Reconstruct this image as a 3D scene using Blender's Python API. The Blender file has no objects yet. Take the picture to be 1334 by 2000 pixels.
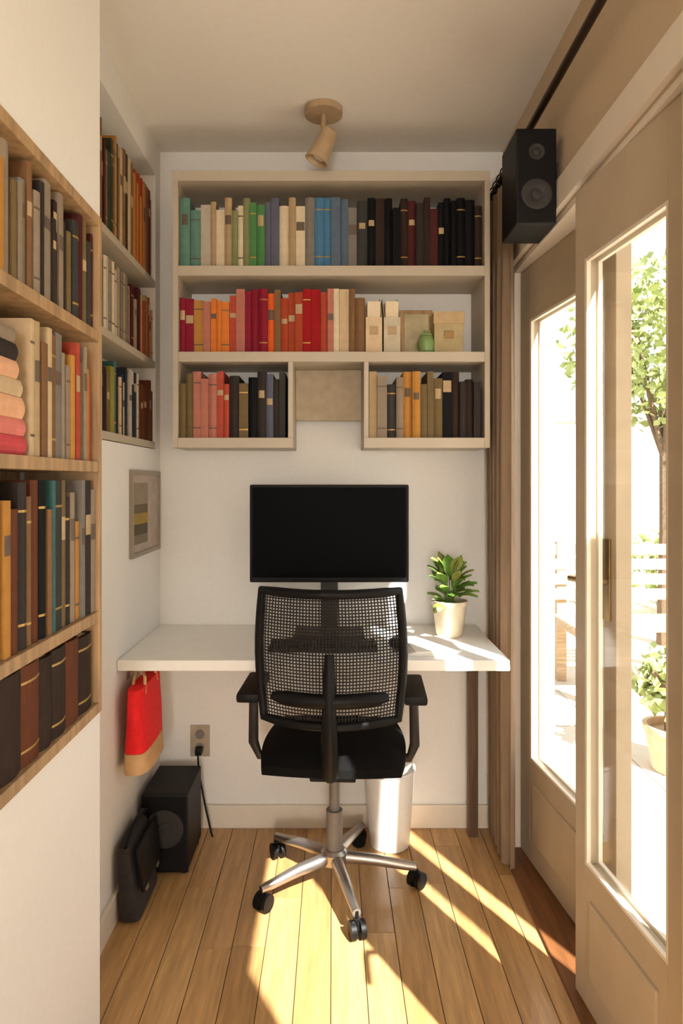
import bpy, bmesh, math, random
from mathutils import Vector, Matrix, Euler
random.seed(11)
R = math.radians
scene = bpy.context.scene
C = scene.collection

# ------------------------------------------------------------------ camera
cam_d = bpy.data.cameras.new('camera')
cam = bpy.data.objects.new('camera', cam_d); C.objects.link(cam)
cam.location = (0, 0, 1.28); cam.rotation_euler = (R(90), 0, 0)
cam_d.sensor_fit = 'VERTICAL'; cam_d.sensor_height = 36; cam_d.sensor_width = 24; cam_d.lens = 24
cam_d.shift_x = 0.0085; cam_d.shift_y = -0.030
cam_d.clip_start = 0.02
scene.camera = cam

# ------------------------------------------------------------------ sky, sun, exposure
w = bpy.data.worlds.new('world'); scene.world = w; w.use_nodes = True
bgn = w.node_tree.nodes['Background']
bgn.inputs[0].default_value = (0.97, 0.985, 1.0, 1); bgn.inputs[1].default_value = 1.9
sd = bpy.data.lights.new('sun', 'SUN'); sun = bpy.data.objects.new('sun', sd); C.objects.link(sun)
sd.energy = 24; sd.color = (1.0, 0.985, 0.965); sd.angle = R(0.6)
sun.rotation_euler = Vector((-0.336, 0.622, -0.672)).to_track_quat('-Z', 'Y').to_euler()
sun.location = (6, -10, 12)
vs = scene.view_settings
vs.view_transform = 'Standard'; vs.look = 'None'; vs.gamma = 1; vs.use_curve_mapping = False
vs.exposure = 0.06

# ------------------------------------------------------------------ materials
def lin(c): return c/12.92 if c <= 0.04045 else ((c+0.055)/1.055)**2.4
def L3(rgb, k=1.0): return tuple(min(0.9, lin(v/255)*k) for v in rgb)
MATS = {}
def mat(name, rgb, rough=0.6, k=1.0, var=0.10, scale=30, metal=0.0, bump=0.0, stretch=None, spec=0.4, coat=0.0):
    """principled material whose colour is broken up by object-space noise"""
    if name in MATS: return MATS[name]
    m = bpy.data.materials.new(name); m.use_nodes = True
    nt = m.node_tree; b = nt.nodes['Principled BSDF']
    col = L3(rgb, k)
    tc = nt.nodes.new('ShaderNodeTexCoord'); mp = nt.nodes.new('ShaderNodeMapping')
    nt.links.new(tc.outputs['Object'], mp.inputs['Vector'])
    if stretch: mp.inputs['Scale'].default_value = stretch
    n = nt.nodes.new('ShaderNodeTexNoise'); n.inputs['Scale'].default_value = scale; n.inputs['Detail'].default_value = 5
    nt.links.new(mp.outputs[0], n.inputs['Vector'])
    r = nt.nodes.new('ShaderNodeValToRGB')
    r.color_ramp.elements[0].position = 0.3; r.color_ramp.elements[1].position = 0.7
    r.color_ramp.elements[0].color = tuple(max(0, c*(1-var)) for c in col)+(1,)
    r.color_ramp.elements[1].color = tuple(min(0.92, c*(1+var)) for c in col)+(1,)
    nt.links.new(n.outputs['Fac'], r.inputs[0]); nt.links.new(r.outputs[0], b.inputs['Base Color'])
    b.inputs['Roughness'].default_value = rough; b.inputs['Metallic'].default_value = metal
    b.inputs['Specular IOR Level'].default_value = spec
    b.inputs['Coat Weight'].default_value = coat
    if bump:
        bp = nt.nodes.new('ShaderNodeBump'); bp.inputs['Strength'].default_value = bump; bp.inputs['Distance'].default_value = 0.002
        nt.links.new(n.outputs['Fac'], bp.inputs['Height']); nt.links.new(bp.outputs[0], b.inputs['Normal'])
    MATS[name] = m
    return m
def wood(name, rgb, k=1.0, rough=0.35, stretch=(14, 1.2, 14), var=0.28, coat=0.0):
    return mat(name, rgb, rough, k, var, 5, 0, 0.15, stretch, 0.4, coat)
def glass_mat():
    m = bpy.data.materials.new('window_glass'); m.use_nodes = True
    nt = m.node_tree; nt.nodes.clear()
    o = nt.nodes.new('ShaderNodeOutputMaterial'); mx = nt.nodes.new('ShaderNodeMixShader')
    t = nt.nodes.new('ShaderNodeBsdfTransparent'); g = nt.nodes.new('ShaderNodeBsdfGlossy')
    t.inputs[0].default_value = (0.97, 0.975, 0.97, 1); g.inputs['Roughness'].default_value = 0.02
    lw = nt.nodes.new('ShaderNodeLayerWeight'); pw_ = nt.nodes.new('ShaderNodeMath'); pw_.operation = 'POWER'; pw_.inputs[1].default_value = 5
    ad = nt.nodes.new('ShaderNodeMath'); ad.operation = 'MULTIPLY_ADD'; ad.inputs[1].default_value = 0.6; ad.inputs[2].default_value = 0.025
    nt.links.new(lw.outputs['Facing'], pw_.inputs[0]); nt.links.new(pw_.outputs[0], ad.inputs[0])
    nt.links.new(ad.outputs[0], mx.inputs[0]); nt.links.new(t.outputs[0], mx.inputs[1]); nt.links.new(g.outputs[0], mx.inputs[2])
    nt.links.new(mx.outputs[0], o.inputs[0])
    return m
M_WALL = mat('cream_wall_paint', (233, 229, 222), 0.85, var=0.015, scale=60, bump=0.05)
M_WALLR = mat('tan_wall_paint', (198, 176, 146), 0.85, var=0.02, scale=60)
M_CEIL = mat('ceiling_paint', (232, 225, 214), 0.9, var=0.015, scale=50)
M_TRIM = mat('ivory_trim_paint', (226, 214, 196), 0.45, var=0.02)
M_DOOR = mat('tan_door_paint', (186, 168, 142), 0.5, var=0.05, scale=12)
M_SHELF = mat('ivory_shelf_paint', (186, 173, 152), 0.5, var=0.03, scale=14)
M_OAK = wood('dull_oak', (168, 136, 98), 1.0, 0.5, stretch=(10, 10, 1.2))
M_DESK = mat('white_desktop', (246, 240, 232), 0.35, var=0.02)
M_REDWOOD = wood('dark_red_brown_wood', (112, 70, 38), 1.0, 0.45)
M_BLACK = mat('black_plastic', (14, 13, 13), 0.5, var=0.1, spec=0.2)
M_DARK = mat('charcoal_plastic', (48, 45, 42), 0.5, var=0.08)
M_SCREEN = mat('black_screen', (6, 6, 7), 0.45, var=0.02, spec=0.03)
M_CHROME = mat('grey_metal', (176, 168, 160), 0.32, var=0.05, metal=0.9)
M_GREYP = mat('grey_plastic', (120, 112, 104), 0.5)
M_PAGES = mat('book_pages', (226, 208, 176), 0.9, var=0.08, scale=8, stretch=(60, 1, 1))
M_WHITEP = mat('white_plastic', (244, 240, 232), 0.4, var=0.02)
M_GLASS = glass_mat()
M_BRASS = mat('aged_brass', (150, 120, 78), 0.35, metal=0.8)

# ------------------------------------------------------------------ mesh helpers
class MB:
    def __init__(s): s.bm = bmesh.new()
    def box(s, c, d, rot=None, bev=0.0):
        v = bmesh.ops.create_cube(s.bm, size=1)['verts']
        bmesh.ops.scale(s.bm, vec=d, verts=v)
        if bev > 0:
            e = list({e for q in v for e in q.link_edges})
            v = list({q for f in bmesh.ops.bevel(s.bm, geom=e, offset=bev, segments=2, affect='EDGES', profile=0.6)['faces'] for q in f.verts} | {q for q in v if q.is_valid})
        mtx = Matrix.Translation(c) @ (Euler(rot).to_matrix().to_4x4() if rot else Matrix())
        bmesh.ops.transform(s.bm, matrix=mtx, verts=v); return s
    def span(s, lo, hi, bev=0.0):
        return s.box([(a+b)/2 for a, b in zip(lo, hi)], [b-a for a, b in zip(lo, hi)], None, bev)
    def cyl(s, a, b, r1, r2=None, n=16):
        a, b = Vector(a), Vector(b); r2 = r1 if r2 is None else r2
        d = b-a
        v = bmesh.ops.create_cone(s.bm, cap_ends=True, segments=n, radius1=r1, radius2=r2, depth=d.length)['verts']
        bmesh.ops.transform(s.bm, matrix=Matrix.Translation((a+b)/2) @ d.to_track_quat('Z', 'Y').to_matrix().to_4x4(), verts=v); return s
    def lathe(s, prof, n=24, at=(0, 0, 0)):
        rings = []
        for r, z in prof:
            rings.append([s.bm.verts.new((at[0]+r*math.cos(2*math.pi*i/n), at[1]+r*math.sin(2*math.pi*i/n), at[2]+z)) for i in range(n)])
        for A, B in zip(rings, rings[1:]):
            for i in range(n): s.bm.faces.new((A[i], A[(i+1) % n], B[(i+1) % n], B[i]))
        s.bm.faces.new(rings[0][::-1]); s.bm.faces.new(rings[-1]); return s
    def tube(s, pts, r, n=8, closed=False):
        pts = [Vector(p) for p in pts]; rings = []
        N = len(pts)
        for i, p in enumerate(pts):
            if closed: t = pts[(i+1) % N]-pts[i-1]
            else: t = pts[min(i+1, N-1)]-pts[max(i-1, 0)]
            q = t.to_track_quat('Z', 'Y')
            rr = r[i] if isinstance(r, (list, tuple)) else r
            rings.append([s.bm.verts.new(p+q @ Vector((rr*math.cos(2*math.pi*k/n), rr*math.sin(2*math.pi*k/n), 0))) for k in range(n)])
        prs = list(zip(rings, rings[1:]))+([(rings[-1], rings[0])] if closed else [])
        for A, B in prs:
            # align ring starts to avoid twisting
            off = min(range(n), key=lambda o: sum((A[k].co-B[(k+o) % n].co).length_squared for k in range(0, n, 2)))
            for k in range(n): s.bm.faces.new((A[k], A[(k+1) % n], B[(k+1+off) % n], B[(k+off) % n]))
        if not closed:
            s.bm.faces.new(rings[0][::-1]); s.bm.faces.new(rings[-1])
        return s
    def prism(s, poly, z0, z1, axis='z'):
        def P(a, b, z): return {'z': (a, b, z), 'x': (z, a, b), 'y': (a, z, b)}[axis]
        lo = [s.bm.verts.new(P(a, b, z0)) for a, b in poly]; hi = [s.bm.verts.new(P(a, b, z1)) for a, b in poly]
        n = len(poly)
        s.bm.faces.new(lo[::-1]); s.bm.faces.new(hi)
        for i in range(n): s.bm.faces.new((lo[i], lo[(i+1) % n], hi[(i+1) % n], hi[i]))
        return s
    def grid(s, fn, nu, nv, thick=0.0):
        g = [[s.bm.verts.new(fn(i/nu, j/nv)) for j in range(nv+1)] for i in range(nu+1)]
        fs = [s.bm.faces.new((g[i][j], g[i+1][j], g[i+1][j+1], g[i][j+1])) for i in range(nu) for j in range(nv)]
        if thick: bmesh.ops.solidify(s.bm, geom=fs, thickness=thick)
        return s
    def mesh(s, name, m, smooth=False):
        bmesh.ops.recalc_face_normals(s.bm, faces=s.bm.faces)
        me = bpy.data.meshes.new(name); s.bm.to_mesh(me); s.bm.free()
        me.materials.append(m)
        if smooth:
            for p in me.polygons: p.use_smooth = True
            me.set_sharp_from_angle(angle=R(40))
        return me
    def build(s, name, m, parent=None, loc=(0, 0, 0), rot=(0, 0, 0), smooth=False):
        o = bpy.data.objects.new(name, s.mesh(name, m, smooth)); C.objects.link(o)
        o.location = loc; o.rotation_euler = rot
        if parent: o.parent = parent
        return o
def tag(o, label=None, cat=None, group=None, kind=None):
    if label: o['label'] = label
    if cat: o['category'] = cat
    if group: o['group'] = group
    if kind: o['kind'] = kind
    return o
def thing(name, label, cat, loc=(0, 0, 0), rz=0, group=None, kind=None):
    o = bpy.data.objects.new(name, None); C.objects.link(o); o.empty_display_size = 0.05
    o.location = loc; o.rotation_euler = (0, 0, rz)
    return tag(o, label, cat, group, kind)
def inst(name, me, parent, loc=(0, 0, 0), rot=(0, 0, 0)):
    o = bpy.data.objects.new(name, me); C.objects.link(o); o.parent = parent; o.location = loc; o.rotation_euler = rot
    return o

# ------------------------------------------------------------------ room
XL, XR, YB, YF, H = -0.64, 0.63, 2.53, -3.1, 2.5
XN, YN = -0.50, 1.465       # near left wall (holds the bookcase) and where it ends
WT = 0.14
fl = MB().span((XL-WT, YF-WT, -0.10), (XR+WT, YB+WT, -0.012)).build('floor', M_REDWOOD)
tag(fl, 'honey brown wooden plank floor', 'floor', kind='structure')
plank_mats = [wood('floor_plank_%d' % i, c, 1.0, 0.38, (16, 1.4, 16), 0.22, 0.15) for i, c in
              enumerate([(184, 143, 92), (174, 134, 84), (188, 149, 98), (168, 128, 80), (180, 139, 88)])]
pw = 0.0885
plank_mesh = {}
cols = int(round((XR-XL)/pw)); pw = (XR-XL)/cols
for i in range(cols):
    y = YF - random.uniform(0, 0.8)
    while y < YB:
        ln = random.choice((0.75, 0.95, 1.15))
        y0, y1 = max(y, YF), min(y+ln, YB)
        if y1-y0 > 0.03:
            mi = random.randrange(len(plank_mats))
            if y0 == y and y1 == y+ln:
                key = (ln, mi)
                if key not in plank_mesh:
                    plank_mesh[key] = MB().box((0, 0, 0), (pw-0.0018, ln-0.0018, 0.012), bev=0.0012).mesh('plank', plank_mats[mi])
                me = plank_mesh[key]
            else:
                me = MB().box((0, 0, 0), (pw-0.0018, y1-y0-0.0018, 0.012), bev=0.0012).mesh('plank', plank_mats[mi])
            inst('plank', me, fl, (XL+(i+0.5)*pw, (y0+y1)/2, -0.006))
        y += ln
tag(MB().span((XL-WT, YF-WT, H), (XR+WT, YB+WT, H+0.1)).build('ceiling', M_CEIL), 'smooth warm beige ceiling', 'ceiling', kind='structure')
NY0, NY1, NZ0, NZ1, ND = 1.50, 2.465, 1.395, 2.385, 0.125      # book niche in the nook's left wall
wl = MB()
wl.span((XL-WT, YN-0.05, -0.1), (XL, YB+WT, NZ0)); wl.span((XL-WT, YN-0.05, NZ1), (XL, YB+WT, H))
wl.span((XL-WT, YN-0.05, NZ0), (XL, NY0, NZ1)); wl.span((XL-WT, NY1, NZ0), (XL, YB+WT, NZ1)); wl.span((XL-WT, NY0, NZ0), (XL-ND, NY1, NZ1))
tag(wl.build('wall_left', M_WALL), 'cream wall of the nook with a recessed book niche', 'wall', kind='structure')
wn = MB()
BY0, BY1, BZ0, BZ1 = 0.618, 1.437, 0.797, 1.833
XO = -0.80
wn.span((XO, YF-WT, -0.1), (XN, YN, BZ0)); wn.span((XO, YF-WT, BZ1), (XN, YN, H)); wn.span((XO, YF-WT, BZ0), (XN, BY0, BZ1))
wn.span((XO, BY1, BZ0), (XN, YN, BZ1)); wn.span((XO, BY0, BZ0), (-0.665, BY1, BZ1))
tag(wn.build('wall_near_left', M_WALL), 'cream wall holding the oak bookcase', 'wall', kind='structure')
tag(MB().span((XL, YB, -0.1), (XR, YB+WT, H)).build('wall_back', M_WALL), 'cream wall behind the desk', 'wall', kind='structure')
tag(MB().span((XN, YF-WT, -0.1), (XR, YF, H)).build('wall_front', M_WALL), 'cream wall facing the desk wall', 'wall', kind='structure')
D1, D2 = (1.20, 2.39), (-0.06, 0.98)      # door openings along the right wall
DH = 2.02
wr = MB()
wr.span((XR, YF-WT, -0.1), (XR+WT, D2[0], H)); wr.span((XR, D2[1], -0.1), (XR+WT, D1[0], H)); wr.span((XR, D1[1], -0.1), (XR+WT, YB+WT, H))
wr.span((XR, D2[0], DH), (XR+WT, D2[1], H)); wr.span((XR, D1[0], DH), (XR+WT, D1[1], H))
wr.span((XR, D2[0], -0.1), (XR+WT, D2[1], -0.012)); wr.span((XR, D1[0], -0.1), (XR+WT, D1[1], -0.012))
tag(wr.build('wall_right', M_WALLR), 'tan wall with the glazed garden doors', 'wall', kind='structure')
# baseboards
tag(MB().span((XL, YN+0.001, 0), (XL+0.014, YB, 0.085), 0.003).build('baseboard_left', M_TRIM), 'ivory baseboard of the nook by the shoulder bag', 'baseboard', kind='structure')
tag(MB().span((XL+0.015, YB-0.0135, 0), (XR-0.015, YB, 0.085), 0.003).build('baseboard_back', M_TRIM), 'ivory baseboard under the desk', 'baseboard', kind='structure')
bbr = MB()
for a, b in ((YF, D2[0]-0.08), (D2[1]+0.08, D1[0]-0.08), (D1[1]+0.08, YB)): bbr.span((XR-0.014, a, 0), (XR, b, 0.085), 0.003)
tag(bbr.build('baseboard_right', M_REDWOOD), 'dark red-brown baseboard beside the garden doors', 'baseboard', kind='structure')

# ------------------------------------------------------------------ glazed doors
leaf_thick = 0.042
def leaf(parent, width, near_stile, far_stile, loc, rz, handle_at=None, flip=1):
    """leaf along local +y from the hinge; glazed field from 0.35 to 1.82"""
    z0, z1, gb, gt = 0.012, 2.0, 0.35, 1.82
    b = MB(); t = leaf_thick/2
    b.span((-t, 0.003, z0), (t, near_stile, z1), 0.002); b.span((-t, width-far_stile, z0), (t, width-0.003, z1), 0.002)
    b.span((-t, near_stile, z0), (t, width-far_stile, gb), 0.001); b.span((-t, near_stile, gt), (t, width-far_stile, z1), 0.001)
    # raised bottom panel moulding
    b.span((-t-0.006, near_stile+0.03, 0.09), (t+0.006, width-far_stile-0.03, gb-0.07), 0.005)
    o = b.build('door_leaf', M_DOOR, parent, loc, (0, 0, rz))
    bead = MB()
    for s in (-1, 1):
        x = s*(t-0.006)
        y0, y1 = near_stile, width-far_stile
        bead.span((x-0.005, y0, gb), (x+0.005, y0+0.008, gt)); bead.span((x-0.005, y1-0.008, gb), (x+0.005, y1, gt))
        bead.span((x-0.005, y0+0.008, gb), (x+0.005, y1-0.008, gb+0.008)); bead.span((x-0.005, y0+0.008, gt-0.008), (x+0.005, y1-0.008, gt))
    bead.build('glazing_bead', M_TRIM, o)
    tag(MB().span((-0.003, near_stile+0.001, gb+0.001), (0.003, width-far_stile-0.001, gt-0.001)).build('pane', M_GLASS, o), 'clear glass pane')
    if handle_at is not None:
        hx = flip*t
        h = MB().span((hx-0.002, handle_at-0.018, 0.92), (hx+flip*0.006, handle_at+0.018, 1.13), 0.002) if flip > 0 else MB().span((hx-0.006, handle_at-0.018, 0.92), (hx+0.002, handle_at+0.018, 1.13), 0.002)
        h.cyl((hx, handle_at, 1.02), (hx+flip*0.045, handle_at, 1.02), 0.009)
        h.tube([(hx+flip*0.045, handle_at, 1.02), (hx+flip*0.05, handle_at-0.02, 1.02), (hx+flip*0.05, handle_at-0.11, 1.015)], 0.009)
        h.build('handle', M_BRASS, o, smooth=True)
    return o
def door_set(name, label, y0, y1):
    d = thing(name, label, 'door', (XR, (y0+y1)/2, 0), kind='structure')
    ox, oy = XR, (y0+y1)/2
    def part(nm, lo, hi, m=M_TRIM, bev=0.002):
        MB().span((lo[0]-ox, lo[1]-oy, lo[2]), (hi[0]-ox, hi[1]-oy, hi[2]), bev).build(nm, m, d)
    part('jamb', (XR, y0, 0), (XR+WT, y0+0.02, DH)); part('jamb', (XR, y1-0.02, 0), (XR+WT, y1, DH))
    part('head_jamb', (XR, y0+0.02, DH-0.018), (XR+WT, y1-0.02, DH))
    part('casing', (XR-0.016, y0-0.065, 0), (XR, y0, DH+0.005)); part('casing', (XR-0.016, y1, 0), (XR, y1+0.065, DH+0.005))
    part('head_casing', (XR-0.018, y0-0.075, DH+0.005), (XR, y1+0.075, DH+0.085))
    part('threshold', (XR-0.045, y0+0.001, 0.0), (XR+WT, y1-0.001, 0.010), M_REDWOOD)
    return d
LX = 0.030+leaf_thick/2-0.01    # leaf centre measured from the wall face
d1 = door_set('door_1', 'pair of tan glazed doors opening to the bright garden', *D1)
yc = sum(D1)/2
leaf(d1, 0.645, 0.085, 0.065, (LX, D1[1]-0.021-yc, 0), math.pi+R(6), 0.60, 1)
leaf(d1, 0.495, 0.09, 0.055, (LX, D1[0]+0.021-yc, 0), R(5))
d2 = door_set('door_2', 'single wide glazed door nearer the facing wall', *D2)
leaf(d2, 0.996, 0.085, 0.085, (LX, D2[0]+0.021-sum(D2)/2, 0), 0, 0.95, -1)

# ------------------------------------------------------------------ desk
desk = thing('desk', 'white desk built between the left wall and the taupe curtain', 'desk', (0, YB, 0))
DX1 = 0.525
MB().span((XL+0.001, -0.51, 0.718), (DX1, -0.001, 0.75), 0.003).build('desktop', M_DESK, desk)
MB().span((XL+0.001, -0.27, 0.668), (XL+0.021, -0.02, 0.7175), 0.002).build('wall_cleat', M_TRIM, desk)
MB().span((XL+0.022, -0.021, 0.668), (DX1-0.02, -0.001, 0.7175), 0.002).build('back_cleat', M_TRIM, desk)
MB().span((DX1-0.036, -0.075, 0.0), (DX1-0.002, -0.041, 0.7175), 0.002).build('leg', wood('dark_brown_leg_wood', (92, 68, 48), 1, 0.5, (14, 14, 1.2)), desk)

# ------------------------------------------------------------------ shelving
ZS = [1.41, 1.70, 1.99]                  # board centre heights
bs = thing('book_shelf', 'ivory three-tier shelf unit mounted above the desk', 'shelf', (0, YB, 1.39))
SX0, SX1, SD = -0.54, 0.53, 0.23
def sp(nm, lo, hi, par, m, org, bev=0.0015):
    return MB().span([a-b for a, b in zip(lo, org)], [a-b for a, b in zip(hi, org)], bev).build(nm, m, par)
org = (0, YB, 1.39)
bt = 0.017
Y0 = YB-SD
GL, GR = -0.135, 0.105                  # gap above the monitor
sp('shelf_board', (SX0, Y0, 2.31-bt), (SX1, YB-0.001, 2.31+bt), bs, M_SHELF, org)
for z in ZS[1:]: sp('shelf_board', (SX0+0.018, Y0, z-bt), (SX1-0.018, YB-0.001, z+bt), bs, M_SHELF, org)
sp('shelf_board', (SX0+0.018, Y0, ZS[0]-bt), (GL, YB-0.001, ZS[0]+bt), bs, M_SHELF, org)
sp('shelf_board', (GR, Y0, ZS[0]-bt), (SX1-0.018, YB-0.001, ZS[0]+bt), bs, M_SHELF, org)
for x in (SX0, SX1-0.018): sp('side_panel', (x, Y0, ZS[0]-bt), (x+0.018, YB-0.001, 2.31-bt), bs, M_SHELF, org)
for x in (GL-0.016, GR): sp('divider', (x, Y0+0.002, ZS[0]+bt), (x+0.016, YB-0.001, ZS[1]-bt), bs, M_SHELF, org)

sp('gap_shade_panel', (GL+0.0005, YB-0.06, 1.50), (GR-0.0005, YB-0.045, ZS[1]-bt-0.0005), bs, mat('gap_shade_tan', (178, 160, 132), 0.6), org)  # panel added in the gap; its tan stands in for shade under the board
wsX = XL-0.006
ws = thing('niche_shelf', 'ivory three-board book shelf recessed in the left wall of the nook', 'shelf', (XL, 1.9, NZ0))
org2 = (XL, 1.9, NZ0)
for z in ZS: sp('shelf_board', (XL-ND+0.001, NY0+0.001, z-0.012), (XL-0.001, NY1-0.001, z+0.012), ws, M_SHELF, org2)

hbX, hb0, hb1 = -0.485, 0.62, 1.435
hb = thing('oak_bookcase', 'brown oak bookcase of four tiers set into the cream wall', 'bookcase', (XL, (hb0+hb1)/2, 0.8))
org3 = (XL, (hb0+hb1)/2, 0.8)
HZ = [0.81, 1.00, 1.31, 1.58, 1.82]
for z in HZ: sp('shelf_board', (-0.648, hb0+0.018, z-0.011), (hbX, hb1-0.018, z+0.011), hb, M_OAK, org3)
for y in (hb0, hb1-0.018): sp('side_panel', (-0.66, y, HZ[0]-0.011), (hbX, y+0.018, HZ[-1]+0.011), hb, M_OAK, org3)
sp('back_panel', (-0.66, hb0+0.018, HZ[0]-0.011), (-0.648, hb1-0.018, HZ[-1]+0.011), hb, M_OAK, org3)

# ------------------------------------------------------------------ books
PAL = {  # spine colours
 'teal': (92, 128, 112), 'pale grey': (176, 166, 150), 'cream': (205, 188, 158), 'olive green': (124, 128, 88), 'green': (74, 124, 72),
 'slate': (88, 90, 104), 'tan': (164, 140, 104), 'grey': (118, 112, 104), 'blue': (70, 114, 146), 'steel blue': (84, 98, 112), 'dark grey': (66, 64, 60),
 'black': (12, 12, 13), 'dark brown': (56, 40, 32), 'maroon': (72, 30, 28), 'crimson': (130, 24, 44), 'orange': (206, 116, 48), 'ochre': (176, 124, 58),
 'dusty rose': (172, 108, 92), 'brown': (120, 88, 58), 'rust': (158, 64, 36), 'red': (150, 16, 20), 'beige': (190, 166, 132), 'bright orange': (214, 92, 34),
 'olive brown': (108, 90, 58), 'brick red': (168, 70, 52), 'charcoal': (58, 50, 46), 'navy': (48, 56, 68), 'olive yellow': (138, 130, 58), 'dark teal': (58, 96, 96),
 'plum': (52, 32, 38), 'dark green': (62, 70, 56), 'taupe': (138, 122, 104), 'peach': (214, 164, 128), 'pink': (206, 120, 108), 'rose red': (190, 74, 78), 'mahogany': (92, 50, 28)}
KB = 1.05
def bmat(c): return mat('book_cloth_'+c.replace(' ', '_'), PAL[c], 0.62, KB if max(PAL[c]) > 70 else 0.75, 0.10, 40, bump=0.05, spec=0.15)
M_LAB = mat('spine_label_tan', (176, 150, 112), 0.6); M_GILT = mat('spine_gilt', (178, 142, 76), 0.4, metal=0.5); M_LABD = mat('spine_label_dark', (96, 80, 66), 0.6)
used_labels = set(); ALLB = []
def light_colour(c): return sum(PAL[c]) > 330
def make_book(t, h, d, colour, hard, style):
    """local: thickness x, spine at y=0 facing -y, height z"""
    root = thing('hardback_book' if hard else 'paperback_book', None, 'book')
    cv = 0.0026 if hard else 0.0009
    ov = 0.0025 if hard else 0.0
    bulge = min(t*0.16, 0.005) if hard else 0.0008
    n = 5
    outer = [(-t/2+t*i/n, -bulge*math.sin(math.pi*i/n)+bulge) for i in range(n+1)]
    sp_y = bulge+cv
    poly = [(-t/2, d)]+outer+[(t/2, d), (t/2-cv, d), (t/2-cv, sp_y+cv), (-t/2+cv, sp_y+cv), (-t/2+cv, d)]
    MB().prism(poly, 0, h).build('cover', bmat(colour), root)
    MB().span((-t/2+cv+0.0001, sp_y+cv+0.0002, ov), (t/2-cv-0.0001, d-ov-0.0005, h-ov)).build('page_block', M_PAGES, root)
    ml = M_LABD if light_colour(colour) else M_LAB
    if style == 'label':
        lz = h*random.uniform(0.5, 0.72); lh = h*random.uniform(0.08, 0.18)
        prof = [(x*0.9, y-0.0005) for x, y in outer]
        MB().prism(prof+[(t*0.45, sp_y), (-t*0.45, sp_y)], lz, lz+lh).build('spine_label', ml, root)
    elif style == 'bands':
        for z in (0.14, 0.82): MB().prism([(x*0.985, y-0.0006) for x, y in outer]+[(t*0.49, sp_y), (-t*0.49, sp_y)], h*z, h*z+0.004).build('spine_band', M_GILT if not light_colour(colour) else M_LABD, root)
    return root
ONES = ['', 'first', 'second', 'third', 'fourth', 'fifth', 'sixth', 'seventh', 'eighth', 'ninth', 'tenth', 'eleventh', 'twelfth', 'thirteenth', 'fourteenth', 'fifteenth', 'sixteenth', 'seventeenth', 'eighteenth', 'nineteenth']
def ordinal(n): return ONES[n] if n < 20 else ({20: 'twentieth', 30: 'thirtieth', 40: 'fortieth'}[n] if n % 10 == 0 else {2: 'twenty', 3: 'thirty', 4: 'forty'}[n//10]+'-'+ONES[n % 10])
def wordh(h): return 'tall' if h > 0.222 else ('short' if h < 0.185 else 'mid-height')
def fill(rowname, a0, a1, spans, zbase, hmax, dmax, place, hmin=0.16, tmin=0.014, tmax=0.036, group='', hard_p=0.6):
    """spans: list of (end coordinate, [colours]); place(root, a, z)"""
    a = a0; row = []
    k = 0
    while a < a1-0.012:
        cs = next((c for e, c in spans if a < e), spans[-1][1])
        colour = cs[k % len(cs)] if len(cs) > 1 else cs[0]
        k += 1
        t = min(random.uniform(tmin, tmax), a1-a)
        h = min(hmax, random.uniform(hmin, hmax+0.02)); d = dmax*random.uniform(0.86, 1.0)
        hard = random.random() < hard_p; st = random.choice(('label', 'bands', 'plain', 'plain'))
        root = make_book(t-0.0008, h, d, colour, hard, st)
        place(root, a+t/2, zbase)
        row.append((root, colour, h, hard, st)); a += t
    n = len(row)
    for i, (root, c, h, hard, st) in enumerate(row):
        kind = 'hardback' if hard else 'paperback'
        extra = {'label': ' with title label', 'bands': ' with banded spine', 'plain': ''}[st]
        if i == 0: nb = 'next to %s book, first on' % row[1][1]
        elif i == n-1: nb = 'next to %s book, last on' % row[i-1][1]
        else: nb = 'between %s and %s books,' % (row[i-1][1], row[i+1][1]) if row[i-1][1] != row[i+1][1] else 'between two %s books,' % row[i-1][1]
        lab = '%s %s %s%s %s %s' % (wordh(h), c, kind, extra, nb, rowname)
        if len(lab.split()) > 16: lab = '%s %s%s %s %s' % (c, kind, extra, nb, rowname)
        if len(lab.split()) > 16: lab = '%s %s %s %s' % (c, kind, nb, rowname)
        if lab in used_labels:
            lab = '%s %s, %s from the %s end of %s' % (c, kind, ordinal(i+1) if 'desk' in rowname else ordinal(n-i), 'left' if False else ('niche' if 'desk' in rowname else 'desk'), rowname)
        used_labels.add(lab)
        tag(root, lab, group=group)
    return row
def on_back(yf):
    def f(root, a, z): root.location = (a, yf+random.uniform(0, 0.012), z)
    return f
def on_left(xf):
    def f(root, a, z): root.location = (xf-random.uniform(0, 0.006), a, z); root.rotation_euler = (0, 0, R(90))
    return f
e = 0.0008
def px(x): return (x-650)/580.0
fill('top desk shelf', SX0+0.020, SX1-0.020, [
  (px(374), ['teal']), (px(408), ['pale grey', 'cream']), (px(442), ['cream', 'tan']), (px(476), ['olive green', 'cream']), (px(510), ['green']),
  (px(544), ['slate']), (px(578), ['tan', 'cream']), (px(612), ['grey', 'dark grey']), (px(646), ['blue']), (px(680), ['steel blue']),
  (px(714), ['dark grey', 'grey']), (px(748), ['dark brown', 'black']), (px(782), ['black']), (px(850), ['dark brown', 'maroon', 'charcoal']), (px(918), ['black']), (9, ['charcoal', 'dark brown'])],
  ZS[2]+bt+e, 0.235, 0.17, on_back(Y0+0.012), 0.19, 0.018, 0.036, 'books on the top desk shelf', 0.75)
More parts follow.
